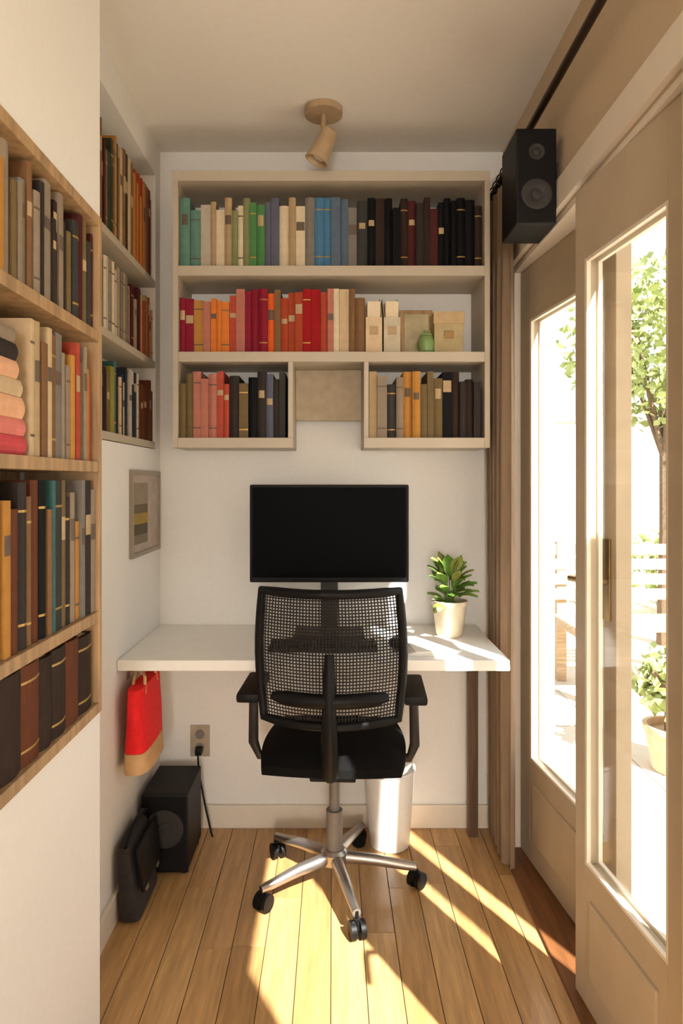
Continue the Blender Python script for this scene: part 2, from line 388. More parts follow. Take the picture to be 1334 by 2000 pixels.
fill('middle desk shelf', SX0+0.020, px(716), [
  (px(374), ['crimson']), (px(408), ['ochre', 'dusty rose']), (px(442), ['orange']), (px(476), ['dusty rose', 'brick red']), (px(510), ['crimson']),
  (px(544), ['bright orange', 'brown']), (px(578), ['rust']), (px(612), ['red']), (px(646), ['dusty rose', 'brick red']), (px(680), ['beige', 'cream']), (9, ['brown'])],
  ZS[1]+bt+e, 0.215, 0.165, on_back(Y0+0.012), 0.17, 0.016, 0.034, 'books on the middle desk shelf', 0.5)
fill('lower left desk shelf', SX0+0.020, GL-0.018, [
  (px(374), ['olive brown']), (px(408), ['dusty rose']), (px(442), ['brick red']), (px(476), ['olive brown', 'charcoal']), (px(510), ['charcoal', 'black']), (px(544), ['charcoal', 'maroon', 'slate']), (9, ['grey', 'dark grey'])],
  ZS[0]+bt+e, 0.225, 0.17, on_back(Y0+0.012), 0.18, 0.018, 0.034, 'books on the lower left desk shelf', 0.7)
fill('lower right desk shelf', GR+0.018, SX1-0.020, [
  (px(748), ['tan', 'taupe']), (px(782), ['dark grey', 'taupe']), (px(816), ['ochre']), (px(850), ['olive brown']), (px(884), ['black']), (9, ['dark brown', 'charcoal'])],
  ZS[0]+bt+e, 0.225, 0.17, on_back(Y0+0.012), 0.18, 0.018, 0.034, 'books on the lower right desk shelf', 0.7)
def wy(x): return 0.646*1333/(650-x)
LY0, LY1 = NY0+0.003, NY1-0.003
fill('top niche shelf', LY0, LY1, [
  (wy(196), ['ochre', 'taupe']), (wy(215), ['maroon', 'brown', 'dark green']), (wy(238), ['dark green', 'brown', 'ochre']), (wy(262), ['brown', 'charcoal', 'beige']), (wy(285), ['ochre', 'rust']), (9, ['rust', 'maroon', 'grey'])],
  ZS[2]+0.012+e, 0.31, 0.102, on_left(wsX), 0.23, 0.014, 0.03, 'books on the top niche shelf', 0.4)
fill('middle niche shelf', LY0, LY1, [
  (wy(204), ['grey', 'taupe']), (wy(232), ['cream', 'pale grey', 'taupe']), (wy(250), ['grey', 'tan']), (wy(274), ['maroon', 'brown', 'taupe']), (wy(292), ['rust', 'brown', 'tan']), (9, ['maroon', 'tan', 'beige'])],
  ZS[1]+0.012+e, 0.215, 0.102, on_left(wsX), 0.165, 0.014, 0.03, 'books on the middle niche shelf', 0.4)
fill('bottom niche shelf', LY0, LY1, [
  (wy(200), ['olive brown', 'taupe']), (wy(218), ['olive brown', 'olive yellow', 'plum']), (wy(236), ['dark teal', 'plum', 'olive yellow']), (wy(250), ['beige', 'navy']), (wy(270), ['navy', 'pale grey']), (wy(300), ['mahogany']), (9, ['mahogany', 'brick red'])],
  ZS[0]+0.012+e, 0.215, 0.102, on_left(wsX), 0.165, 0.014, 0.03, 'books on the bottom niche shelf', 0.4)
def hy(x): return 0.485*1333/(650-x)
hs, he = 0.70, hb1-0.0195
fill('top tier of oak bookcase', hs, he, [
  (hy(30), ['ochre', 'taupe', 'beige']), (hy(62), ['taupe', 'grey', 'olive brown']), (hy(95), ['taupe', 'charcoal', 'brown']), (hy(135), ['charcoal', 'dark brown', 'taupe']), (9, ['maroon', 'olive brown', 'dark grey'])],
  HZ[3]+0.011+e, 0.21, 0.145, on_left(hbX-0.006), 0.15, 0.014, 0.030, 'books on the top tier of the oak bookcase', 0.5)
fill('third tier of oak bookcase', 1.115, he, [
  (hy(70), ['brown', 'rust', 'dark green']), (hy(105), ['beige', 'tan', 'brown']), (hy(140), ['taupe', 'brown', 'grey']), (9, ['ochre', 'brick red', 'brown', 'taupe'])],
  HZ[2]+0.011+e, 0.225, 0.145, on_left(hbX-0.006), 0.165, 0.014, 0.030, 'books on the third tier of the oak bookcase', 0.5)
fill('second tier of oak bookcase', hs, he, [
  (hy(30), ['brown', 'dark brown', 'ochre']), (hy(70), ['charcoal', 'brown', 'black', 'mahogany']), (hy(100), ['taupe', 'steel blue', 'mahogany', 'black']), (hy(135), ['brown', 'dark teal', 'dark grey', 'olive brown']), (9, ['charcoal', 'taupe', 'ochre', 'grey'])],
  HZ[1]+0.011+e, 0.27, 0.145, on_left(hbX-0.006), 0.19, 0.014, 0.032, 'books on the second tier of the oak bookcase', 0.5)
# flat stack at the third tier: laid-down books, spines to the room
z = HZ[2]+0.011+e
for i, (c, t, hh) in enumerate((('rose red', 0.030, 0.24), ('pink', 0.026, 0.235), ('peach', 0.034, 0.23), ('beige', 0.026, 0.22), ('peach', 0.028, 0.205), ('charcoal', 0.026, 0.2), ('taupe', 0.022, 0.19))):
    b = make_book(t, hh, 0.14, c, True, 'plain')
    b.rotation_euler = Matrix(((0, -1, 0), (0, 0, 1), (-1, 0, 0))).to_euler()   # height along +Y, spine to +X, thickness vertical
    b.location = (hbX-0.008, 0.86-0.0+0.002*i, z+t/2)
    tag(b, '%s hardback lying flat in pile on third tier of oak bookcase%s' % (c, {0: ', at the bottom', 2: ', over the pink one', 4: ', over the beige one', 6: ', on top'}.get(i, '')), group='books lying flat in the oak bookcase')
    z += t+0.0006
# albums in the dark bottom tier
y = hs; i = 0
row = []
while y < he-0.05:
    t = random.uniform(0.05, 0.072)
    b = make_book(t-0.001, random.uniform(0.150, 0.162), 0.15, 'dark brown' if i % 3 else 'mahogany', True, 'plain' if i % 2 else 'bands')
    b.name = 'photo_album'; b['category'] = 'album'
    b.location = (hbX-0.006, y+t/2, HZ[0]+0.011+e); b.rotation_euler = (0, 0, R(90))
    tag(b, 'thick %s album, %s from the desk end of bottom oak bookcase tier' % ('dark brown' if i % 3 else 'mahogany', '%d'), group='albums in the bottom tier of the oak bookcase')
    row.append(b); y += t; i += 1
ordn = ['first', 'second', 'third', 'fourth', 'fifth', 'sixth', 'seventh', 'eighth', 'ninth', 'tenth', 'eleventh', 'twelfth', 'thirteenth', 'fourteenth', 'fifteenth']
for i, b in enumerate(reversed(row)): b['label'] = b['label'].replace('%d', ordn[i])

# small things at the right of the middle desk shelf
zt = ZS[1]+bt+e
def mag_file(x, colour, m, lab):
    t = thing('magazine_file', lab, 'magazine file', (x, Y0+0.02, zt))
    w_, d_, h_ = 0.056, 0.17, 0.205
    prof = [(0, 0), (d_, 0), (d_, h_), (0.09, h_), (0, 0.12)]
    for s in (-w_/2, w_/2-0.003): MB().prism(prof, s, s+0.003, 'x').build('side', m, t)
    MB().span((-w_/2+0.003, 0, 0), (w_/2-0.003, 0.003, 0.12)).build('front', m, t)
    MB().span((-w_/2+0.003, d_-0.003, 0), (w_/2-0.003, d_, h_)).build('back', m, t)
    MB().span((-w_/2+0.003, 0.003, 0), (w_/2-0.003, d_-0.003, 0.003)).build('base', m, t)
    MB().span((-w_/2+0.006, 0.006, 0.004), (w_/2-0.006, d_-0.006, 0.175)).build('magazines', M_PAGES, t)
    MB().span((-0.015, -0.001, 0.06), (0.015, 0.0, 0.09)).build('label_card', M_LAB, t)
mag_file(px(731), 'beige', mat('beige_card', (196, 172, 138), 0.8, 1.2), 'beige magazine file beside brown book on middle desk shelf')
mag_file(px(767), 'grey', mat('greyish_card', (186, 174, 150), 0.8, 1.1), 'pale grey magazine file beside the beige one on middle desk shelf')
t = thing('picture_frame', 'small tan photo frame leaning at back of middle desk shelf', 'frame', (px(822), Y0+0.12, zt+0.0005))
MB().box((0, 0, 0.085), (0.115, 0.012, 0.17), (R(-8), 0, 0), 0.002).build('frame', M_OAK, t)
MB().box((0, -0.0065, 0.085), (0.085, 0.002, 0.14), (R(-8), 0, 0)).build('print', mat('muted_print', (190, 176, 140), 0.7, 1, 0.25, 18), t)
t = thing('ceramic_jar', 'little green ceramic jar in front of tan photo frame', 'jar', (px(836), Y0+0.045, zt))
MB().lathe([(0.018, 0), (0.027, 0.008), (0.030, 0.035), (0.024, 0.056), (0.020, 0.060)]).build('body', mat('green_glaze', (112, 136, 84), 0.25, 1.3), t, smooth=True)
MB().lathe([(0.021, 0.0605), (0.021, 0.066), (0.008, 0.072), (0.006, 0.080)]).build('lid', mat('green_glaze', (112, 136, 84)), t, smooth=True)
t = thing('storage_box', 'olive tan cardboard storage box with lid on middle desk shelf', 'box', (px(880), Y0+0.03, zt))
mb_ = mat('olive_tan_card', (170, 152, 112), 0.8, 1.1)
MB().span((-0.05, 0, 0), (0.05, 0.15, 0.125), 0.002).build('body', mb_, t)
MB().span((-0.053, -0.003, 0.1), (0.053, 0.153, 0.142), 0.002).build('lid', mat('tan_card', (186, 160, 120), 0.8), t)
MB().span((-0.016, -0.0045, 0.05), (0.016, -0.0004, 0.075), 0.001).build('label_holder', M_BRASS, t)

# ------------------------------------------------------------------ monitor and desk things
t = thing('computer_monitor', 'black widescreen monitor standing on the white desk', 'monitor', (-0.012, 2.34, 0.7505))
MB().span((-0.271, -0.018, 0.185), (0.271, 0.022, 0.518), 0.006).build('housing', M_BLACK, t)
MB().span((-0.262, -0.0195, 0.202), (0.262, -0.0182, 0.509)).build('screen', M_SCREEN, t)
MB().span((-0.03, 0.022, 0.02), (0.03, 0.045, 0.36), 0.004).build('stand_neck', M_DARK, t)
MB().span((-0.12, -0.075, 0.0), (0.12, 0.095, 0.014), 0.005).build('stand_base', M_DARK, t)
t = thing('keyboard', 'slim dark computer keyboard lying in front of the monitor', 'keyboard', (-0.03, 2.165, 0.7505))
MB().span((-0.17, -0.055, 0), (0.17, 0.055, 0.014), 0.003).build('base', M_DARK, t)
keym = MB().box((0, 0, 0.0175), (0.0165, 0.0165, 0.006), bev=0.001).mesh('key', M_BLACK)
for r_ in range(5):
    for c_ in range(17): inst('key', keym, t, (-0.158+c_*0.0197, -0.041+r_*0.0203, 0))
t = thing('computer_mouse', 'small dark mouse beside the keyboard', 'mouse', (0.205, 2.16, 0.7505))
MB().grid(lambda u, v: (0.03*math.sin(math.pi*v)*math.cos(2*math.pi*u), 0.05*math.cos(math.pi*v), max(0, 0.018+0.018*math.sin(math.pi*v)*math.sin(2*math.pi*u))), 16, 10).build('shell', M_BLACK, t, smooth=True)
MB().cyl((-0.004, 0.022, 0.034), (0.004, 0.022, 0.034), 0.006).build('scroll_wheel', M_GREYP, t)
paper_m = mat('white_paper', (240, 234, 224), 0.8, var=0.02)
for i in range(5):
    s_ = tag(MB().box((0, 0, 0), (0.145, 0.205, 0.0022)).build('paper_pad', paper_m, None, (0.30+0.003*i, 2.17+0.002*i, 0.7518+i*0.0026), (0, 0, R(-4+2.5*i))),
        'white writing pad, %s of a pile on the desk by the garden doors' % ['lowest', 'second lowest', 'middle one', 'second highest', 'topmost'][i], 'paper', 'white pads on the desk')

# potted plant
t = thing('potted_plant', 'small bushy green plant in pale pot on the desk', 'plant', (0.40, 2.34, 0.7505))
MB().lathe([(0.040, 0), (0.046, 0.01), (0.058, 0.105), (0.061, 0.108), (0.061, 0.122), (0.055, 0.122), (0.053, 0.108), (0.05, 0.1)]).build('pot', mat('pale_clay_glaze', (196, 180, 152), 0.5), t, smooth=True)
MB().lathe([(0.051, 0.1), (0.050, 0.106), (0.02, 0.110)]).build('soil', mat('potting_soil', (58, 42, 30), 0.95, var=0.4, scale=120), t)
leafm = [mat('leaf_%d' % i, c, 0.45, 1.25, 0.2, 60) for i, c in enumerate([(88, 122, 44), (104, 128, 56), (74, 106, 38), (112, 116, 50)])]
def leafmesh(m, ln, wd):
    return MB().grid(lambda u, v: ((v-0.5)*wd*math.sin(math.pi*min(1, 0.06+u*0.94))**0.8, u*ln, 0.25*ln*u*(1-u)*2-abs(v-0.5)*wd*0.35), 6, 4).mesh('leaf', m, True)
lms = [leafmesh(m, 0.075, 0.042) for m in leafm]
for i in range(46):
    a = random.uniform(0, 2*math.pi); q = random.random()
    hgt = 0.115+0.105*q; rr = 0.022*random.random()+0.012
    pitch = R(75)*q-R(10)+random.uniform(-0.3, 0.3)
    s_ = random.uniform(0.7, 1.05)
    o = inst('leaf', random.choice(lms), t, (rr*math.cos(a), rr*math.sin(a), hgt), (pitch, random.uniform(-0.3, 0.3), a-math.pi/2)); o.scale = (s_, s_, s_)
st = MB()
for i in range(9):
    a = i*0.7; st.tube([(0.008*math.cos(a), 0.008*math.sin(a), 0.1), (0.022*math.cos(a), 0.022*math.sin(a), 0.16), (0.028*math.cos(a), 0.028*math.sin(a), 0.21)], 0.0018, 5)
st.build('stem', leafm[2], t)

# ------------------------------------------------------------------ task chair (faces the desk)
ch = thing('task_chair', 'black mesh-back task chair on grey five-star base tucked under the desk', 'chair', (0.005, 2.165, 0), R(-3))
yb = -0.225
def backpt(u, v):   # u across, v up
    x = (u-0.5)*(0.385+0.03*math.sin(math.pi*v)); zc = 0.60+v*0.372
    y = yb+0.045*(1-(2*u-1)**2)*-1+0.03*(2*u-1)**2 - 0.05*(v-0.25)**2*1.6
    return Vector((x, y, zc))
loop = [backpt(u/10, 0) for u in range(11)]+[backpt(1, v/8) for v in range(1, 9)]+[backpt(1-u/10, 1) for u in range(1, 11)]+[backpt(0, 1-v/8) for v in range(1, 8)]
MB().tube(loop, 0.0135, 10, True).build('back_frame', M_BLACK, ch, smooth=True)
net = MB()
for i in range(1, 44):
    u = i/44
    net.tube([backpt(u, v/6)+Vector((0, 0.0, 0)) for v in range(7)], 0.0019, 4)
for j in range(1, 40):
    v = j/40
    net.tube([backpt(u/8, v)+Vector((0, 0.0016, 0)) for u in range(9)], 0.0019, 4)
o = net.build('back_mesh', mat('dark_mesh_fabric', (38, 33, 30), 0.8), ch); o['kind'] = 'stuff'; o['label'] = 'open dark mesh weave'
MB().tube([backpt(u/10, 0.20)+Vector((0, -0.022, 0)) for u in range(1, 10)], [0.012]+[0.021]*7+[0.012], 10).build('lumbar_bar', M_BLACK, ch, smooth=True)
MB().tube([(0, yb-0.05, 0.80), (0, yb-0.072, 0.68), (0, yb-0.06, 0.56), (0, yb-0.01, 0.45), (0, -0.10, 0.415)], [0.014, 0.019, 0.023, 0.024, 0.022], 10).build('back_post', M_BLACK, ch, smooth=True)
def seatfn(top):
    def f(u, v):
        a = 2*u-1; b = 2*v-1
        sx = a*0.225*(1-0.10*b*b); sy = b*0.215*(1-0.08*a*a)
        edge = max(abs(a), abs(b))
        return (sx, sy+0.01, (0.485-0.035*edge**6) if top else 0.425+0.0*edge)
    return f
sm_ = MB(); sm_.grid(seatfn(True), 14, 14); sm_.grid(seatfn(False), 14, 14)
bmesh.ops.bridge_loops(sm_.bm, edges=[e_ for e_ in sm_.bm.edges if e_.is_boundary])
sm_.build('seat', mat('black_seat_fabric', (18, 17, 16), 0.9, var=0.2, scale=90, spec=0.1), ch, smooth=True)
MB().span((-0.17, -0.15, 0.408), (0.17, 0.16, 0.4245), 0.006).build('seat_pan', M_DARK, ch)
MB().span((-0.07, -0.11, 0.372), (0.07, 0.07, 0.4075), 0.006).build('tilt_mechanism', M_BLACK, ch)
MB().tube([(0.07, 0.0, 0.392), (0.17, -0.01, 0.388), (0.2, -0.012, 0.392)], 0.006).build('height_lever', M_BLACK, ch, smooth=True)
for s in (-1, 1):
    a = MB().tube([(s*0.16, -0.02, 0.416), (s*0.235, -0.03, 0.42), (s*0.25, -0.05, 0.47), (s*0.245, -0.075, 0.63)], [0.013, 0.014, 0.016, 0.014], 10).build('armrest', M_DARK, ch, smooth=True)
    MB().span((s*0.245-0.034, -0.19, 0.632), (s*0.245+0.034, 0.05, 0.660), 0.010).build('arm_pad', M_BLACK, a, smooth=True)
MB().cyl((0, 0, 0.10), (0, 0, 0.24), 0.026).cyl((0, 0, 0.24), (0, 0, 0.372), 0.0165).build('gas_cylinder', M_GREYP, ch, smooth=True)
MB().lathe([(0.036, 0.070), (0.042, 0.078), (0.042, 0.108), (0.032, 0.118)]).build('base_hub', M_CHROME, ch, smooth=True)
legm = MB().tube([(0.03, 0, 0.092), (0.13, 0, 0.086), (0.22, 0, 0.072), (0.258, 0, 0.068)], [0.020, 0.018, 0.0145, 0.013], 10).mesh('base_leg', M_CHROME, True)
forkm = MB().cyl((0, 0, 0.056), (0, 0, 0.075), 0.006).span((-0.012, -0.008, 0.046), (0.012, 0.008, 0.057), 0.002).span((-0.018, -0.0045, 0.026), (0.018, 0.0045, 0.05), 0.003).mesh('caster', M_BLACK)
wm = MB().cyl((0, -0.0215, 0), (0, -0.0065, 0), 0.0255, n=20).cyl((0, 0.0065, 0), (0, 0.0215, 0), 0.0255, n=20).mesh('wheel', M_BLACK, True)
for i in range(5):
    a = R(-73)+i*2*math.pi/5
    lg = inst('base_leg', legm, ch, (0, 0, 0), (0, 0, a))
    ca = inst('caster', forkm, ch, (0.255*math.cos(a), 0.255*math.sin(a), 0), (0, 0, a+0.9*i))
    inst('wheel', wm, ca, (0.008, 0, 0.0256))

# ------------------------------------------------------------------ under the desk
t = thing('waste_basket', 'white waste basket standing under the desk behind the chair', 'basket', (0.20, 2.41, 0.0005))
MB().lathe([(0.066, 0), (0.070, 0.004), (0.088, 0.262), (0.092, 0.266), (0.092, 0.274), (0.086, 0.274), (0.084, 0.262), (0.066, 0.010), (0.01, 0.008)], 28).build('bin', M_WHITEP, t, smooth=True)
bag = MB().grid(lambda u, v: ((0.083-0.03*v+0.003*math.sin(u*2*math.pi*9))*math.cos(2*math.pi*u), (0.083-0.03*v+0.003*math.sin(u*2*math.pi*7))*math.sin(2*math.pi*u), 0.276-0.10*v+0.004*math.sin(u*44)), 48, 4).build('liner', paper_m, t, smooth=True)

t = thing('subwoofer', 'black boxy subwoofer on the floor beneath the desk', 'speaker', (-0.545, 2.32, 0.0005))
MB().span((-0.075, -0.11, 0.012), (0.075, 0.12, 0.265), 0.006).build('cabinet', M_BLACK, t)
MB().lathe([(0.062, 0), (0.062, 0.004), (0.05, 0.004), (0.02, 0.0015), (0.018, 0.005), (0.004, 0.006)], 24).build('driver_cone', M_DARK, t, (0, -0.111, 0.155), (R(90), 0, 0), True)
MB().cyl((-0.045, -0.111, 0.05), (-0.045, -0.107, 0.05), 0.02).build('bass_port', M_SCREEN, t)
fm = MB().cyl((0, 0, 0), (0, 0, 0.0125), 0.012).mesh('foot', M_DARK)
for fx in (-0.06, 0.06):
    for fy in (-0.08, 0.09): inst('foot', fm, t, (fx, fy, 0))

# dark shoulder bag leaning on the left wall
t = thing('shoulder_bag', 'dark grey shoulder bag leaning against the left wall by the subwoofer', 'bag', (-0.585, 2.07, 0.0005))
fab = mat('dark_bag_fabric', (52, 48, 45), 0.85, var=0.2, scale=80, bump=0.2)
lean = R(-6)
body = MB().box((0, 0, 0.115), (0.06, 0.22, 0.22), None, 0.022)
for v in body.bm.verts:
    q = (v.co.z/0.23); v.co.x *= 1.15-0.55*q; v.co.x -= 0.022*q; v.co.y *= 1.0-0.06*q
    v.co.z += 0.006*math.sin(v.co.y*30)*q
body.build('bag_body', fab, t, smooth=True)
flap = MB().box((0.028, 0, 0.155), (0.008, 0.20, 0.125), (0, R(-8), 0), 0.003).build('flap', M_BLACK, t, smooth=True)
for y in (-0.06, 0.06): MB().box((0.037, y, 0.098), (0.004, 0.022, 0.035), (0, R(-8), 0), 0.001).build('buckle', M_CHROME, flap)
MB().tube([(-0.02, -0.09, 0.205), (-0.012, -0.10, 0.23), (-0.005, -0.06, 0.262), (0.0, 0.03, 0.268), (-0.006, 0.09, 0.24), (-0.02, 0.09, 0.205)], 0.006).build('strap', M_BLACK, t, smooth=True)

# red tote hanging under the desk at the left wall
t = thing('tote_bag', 'bright red tote bag with tan base hanging under the desk', 'bag', (-0.587, 2.13, 0.415))
redm = mat('bright_red_canvas', (240, 24, 30), 0.7, 1.0, 0.12, 60)
tanm = mat('tan_canvas', (206, 166, 118), 0.75)
def tote(z0, z1, ex):
    m = MB()
    ring = 24; rings = []
    N = 8
    for k in range(N+1):
        z_ = z0+(z1-z0)*k/N; q = z_/0.25
        rw = 0.040*(1-0.45*q)+ex; rl = 0.125+0.012*q+ex
        rings.append([m.bm.verts.new((rw*math.copysign(abs(math.cos(2*math.pi*i/ring))**0.6, math.cos(2*math.pi*i/ring)), rl*math.copysign(abs(math.sin(2*math.pi*i/ring))**0.5, math.sin(2*math.pi*i/ring))+0.003*math.sin(9*q+i), z_)) for i in range(ring)])
    for A, B in zip(rings, rings[1:]):
        for i in range(ring): m.bm.faces.new((A[i], A[(i+1) % ring], B[(i+1) % ring], B[i]))
    m.bm.faces.new(rings[0][::-1]); m.bm.faces.new(rings[-1])
    return m
tote(0.062, 0.25, 0).build('bag_body', redm, t, smooth=True)
tote(0.0, 0.061, 0.0008).build('bag_base', tanm, t, smooth=True)
for s in (-1, 1):
    MB().tube([(s*0.02, -0.07, 0.225), (s*0.016, -0.055, 0.27), (s*0.004-0.02, 0.0, 0.292), (s*0.016, 0.055, 0.27), (s*0.02, 0.07, 0.225)], 0.005).build('handle', tanm, t, smooth=True)
hk = thing('wall_hook', 'brass hook holding the red tote bag', 'hook', (XL, 2.13, 0.69))
MB().span((0.0005, -0.012, -0.025), (0.005, 0.012, 0.02), 0.001).build('plate', M_BRASS, hk)
MB().tube([(0.005, 0, 0.0), (0.025, 0, 0.0), (0.036, 0, 0.008), (0.037, 0, 0.022)], 0.0045).build('prong', M_BRASS, hk, smooth=True)

# outlet and cord on the back wall
t = thing('wall_outlet', 'grey wall outlet plate low on the back wall', 'outlet', (-0.49, YB, 0.32))
t.location.x = -0.498+0.0
t.location.x = (391-650)/527.0
MB().span((-0.036, -0.006, -0.058), (0.036, -0.0003, 0.058), 0.002).build('plate', mat('grey_plate', (168, 152, 130), 0.5), t)
for z in (-0.024, 0.024): MB().cyl((0, -0.0085, z), (0, -0.006, z), 0.017).build('socket', M_GREYP, t)
pc = thing('power_cord', 'dark cord drooping from the wall outlet to the floor', 'cord', (t.location.x, YB-0.02, 0.29))
MB().tube([(0, 0.0, 0.0), (0, -0.025, 0.0), (0.005, -0.035, -0.06), (0.03, -0.03, -0.2), (0.05, -0.035, -0.282), (0.06, -0.06, -0.284)], 0.0035).build('cable', M_BLACK, pc, smooth=True)
MB().span((-0.012, -0.022, -0.011), (0.012, 0.010, 0.013), 0.003).build('plug', M_BLACK, pc)

# framed picture on the left wall above the desk
t = thing('framed_picture', 'small framed picture of muted grey and yellow bands on left wall', 'picture', (XL+0.0005, 2.315, 1.175))
MB().span((0, -0.172, -0.14), (0.012, -0.158, 0.14)).span((0, 0.158, -0.14), (0.012, 0.172, 0.14)).span((0, -0.158, -0.14), (0.012, 0.158, -0.126)).span((0, -0.158, 0.126), (0.012, 0.158, 0.14)).build('frame', mat('grey_wood_frame', (150, 138, 122), 0.5), t)
MB().span((0, -0.158, -0.126), (0.006, 0.158, 0.126)).build('mat_board', mat('warm_grey_mat', (176, 160, 146), 0.8), t)
for z0_, z1_, cn, cc in ((0.03, 0.10, 'grey', (142, 128, 106)), (0.0, 0.03, 'brown', (100, 84, 62)), (-0.035, 0.0, 'yellow', (158, 130, 58)), (-0.07, -0.035, 'olive', (86, 74, 50)), (-0.10, -0.07, 'stone', (122, 110, 92))):
    MB().span((0.006, -0.150, z0_), (0.0066, 0.02, z1_)).build('print_band', mat('print_'+cn, cc, 0.7), t)

# ------------------------------------------------------------------ loudspeaker, curtain, ceiling spotlight
t = thing('loudspeaker', 'black bookshelf loudspeaker mounted high above the glazed doors', 'speaker', (0.555, 1.86, 2.112))
MB().span((-0.055, 0.0, -0.13), (0.055, 0.16, 0.13), 0.004).build('cabinet', M_BLACK, t)
MB().lathe([(0.042, 0), (0.042, 0.003), (0.036, 0.004), (0.016, 0.0005), (0.014, 0.004), (0.003, 0.006)], 24).build('woofer', M_DARK, t, (0, -0.0005, -0.05), (R(90), 0, 0), True)
MB().lathe([(0.022, 0), (0.022, 0.003), (0.012, 0.002), (0.010, 0.005), (0.003, 0.007)], 20).build('tweeter', M_DARK, t, (0, -0.0005, 0.065), (R(90), 0, 0), True)
MB().span((0.0552, 0.05, -0.02), (0.0745, 0.10, 0.06), 0.002).build('wall_bracket', M_DARK, t)
cu = thing('curtain', 'taupe brown full-length curtain gathered between desk corner and glazed doors', 'curtain', (0.575, 2.30, 0.0))
curm = mat('dark_brown_curtain', (176, 152, 126), 0.9, 1.0, 0.12, 50, stretch=(1, 1, 0.1))
def curt(u, v):
    y = -0.085+u*0.30; fold = 0.019*math.sin(u*2*math.pi*5.5)+0.006*math.sin(u*31+v*3)
    return (fold*(0.8+0.2*v), y*(1-0.06*math.sin(math.pi*v)), 0.02+v*2.25)

MB().grid(curt, 90, 22, 0.002).build('cloth', curm, cu, smooth=True)
rodm = mat('dark_bronze', (58, 44, 34), 0.4, metal=0.6)
t = thing('curtain_rod', 'dark bronze curtain rod running above the glazed doors', 'rod', (0.575, 1.79, 2.31))
MB().cyl((0, -0.66, 0), (0, 0.715, 0), 0.011).build('rod', rodm, t, smooth=True)
MB().lathe([(0.004, -0.02), (0.016, -0.012), (0.019, 0), (0.016, 0.012), (0.004, 0.02)], 16).build('finial', rodm, t, (0, -0.678, 0), (R(90), 0, 0), True)
for y in (-0.6, 0.33): MB().cyl((0.0, y, -0.002), (0.054, y, -0.002), 0.006).cyl((0.049, y, -0.002), (0.0545, y, -0.002), 0.02).build('bracket', rodm, t)
rg = MB().tube([(0.019*math.cos(2*math.pi*k/20), 0, 0.019*math.sin(2*math.pi*k/20)-0.005) for k in range(20)], 0.0028, 6, True).mesh('ring', rodm, True)
for k in range(7): inst('ring', rg, t, (0, 0.37+k*0.053, 0))

t = thing('ceiling_spotlight', 'small tan ceiling spotlight with tilted head above the shelves', 'lamp', (-0.03, 2.235, H))
lm_ = mat('tan_lamp_metal', (176, 150, 116), 0.45, metal=0.1)
MB().cyl((0, 0, -0.022), (0, 0, -0.0005), 0.062, n=28).build('canopy', lm_, t, smooth=True)
MB().cyl((0, 0, -0.09), (0, 0, -0.022), 0.009).build('stem', lm_, t, smooth=True)
MB().lathe([(0.022, 0), (0.028, 0.006), (0.034, 0.085), (0.040, 0.11), (0.036, 0.11), (0.030, 0.085)], 24).build('lamp_head', lm_, t, (0.022, 0, -0.072), (0, R(205), 0), True)
MB().lathe([(0.012, 0), (0.026, 0.012), (0.029, 0.03), (0.02, 0.04)], 20).build('bulb', mat('frosted_bulb', (226, 216, 198), 0.5), t, (0.002, 0, -0.125), (0, R(205), 0), True)

# ------------------------------------------------------------------ outside
patio_m = mat('pale_paving', (196, 186, 170), 0.85, var=0.05, scale=10)
gnd = tag(MB().span((XR+WT, -14, -0.16), (16, 22, -0.062)).build('ground', mat('garden_gravel', (150, 140, 120), 0.95, var=0.12, scale=40)), 'pale gravel ground outside the doors', 'ground', kind='structure')
slab = MB().box((0, 0, 0), (0.594, 0.594, 0.05), bev=0.004).mesh('paving_slab', patio_m)
for i in range(4):
    for j in range(14): inst('paving_slab', slab, gnd, (XR+WT+0.32+i*0.6, -0.9+j*0.6, -0.036))
gw = thing('garden_wall', 'pale rendered garden wall beyond the patio', 'wall', (4.0, 7.6, -0.06))
MB().span((-3.2, 0, 0), (5, 0.18, 2.0)).build('wall', mat('white_render', (236, 228, 214), 0.9, var=0.04, scale=6), gw)
MB().span((-3.25, -0.03, 2.0), (5.05, 0.21, 2.06), 0.008).build('coping', patio_m, gw)
bench_m = wood('weathered_bench_wood', (176, 150, 118), 1.0, 0.7, stretch=(1.2, 14, 14))
t = thing('garden_bench', 'weathered slatted wooden bench on the patio', 'bench', (1.95, 4.15, -0.011))
for k in range(5): MB().span((-0.55, -0.22+k*0.088, 0.42), (0.55, -0.14+k*0.088, 0.445), 0.003).build('seat_slat', bench_m, t)
for k in range(4): MB().span((-0.55, 0.235+0.01*k, 0.53+k*0.095), (0.55, 0.257+0.01*k, 0.60+k*0.095), 0.003).build('back_slat', bench_m, t)
for x in (-0.5, 0.44):
    MB().span((x, -0.2, 0), (x+0.06, -0.14, 0.418)).build('leg', bench_m, t); MB().span((x, 0.26, 0), (x+0.06, 0.31, 0.90)).build('leg', bench_m, t)
    MB().span((x, -0.14, 0.36), (x+0.06, 0.26, 0.418)).build('seat_rail', bench_m, t)
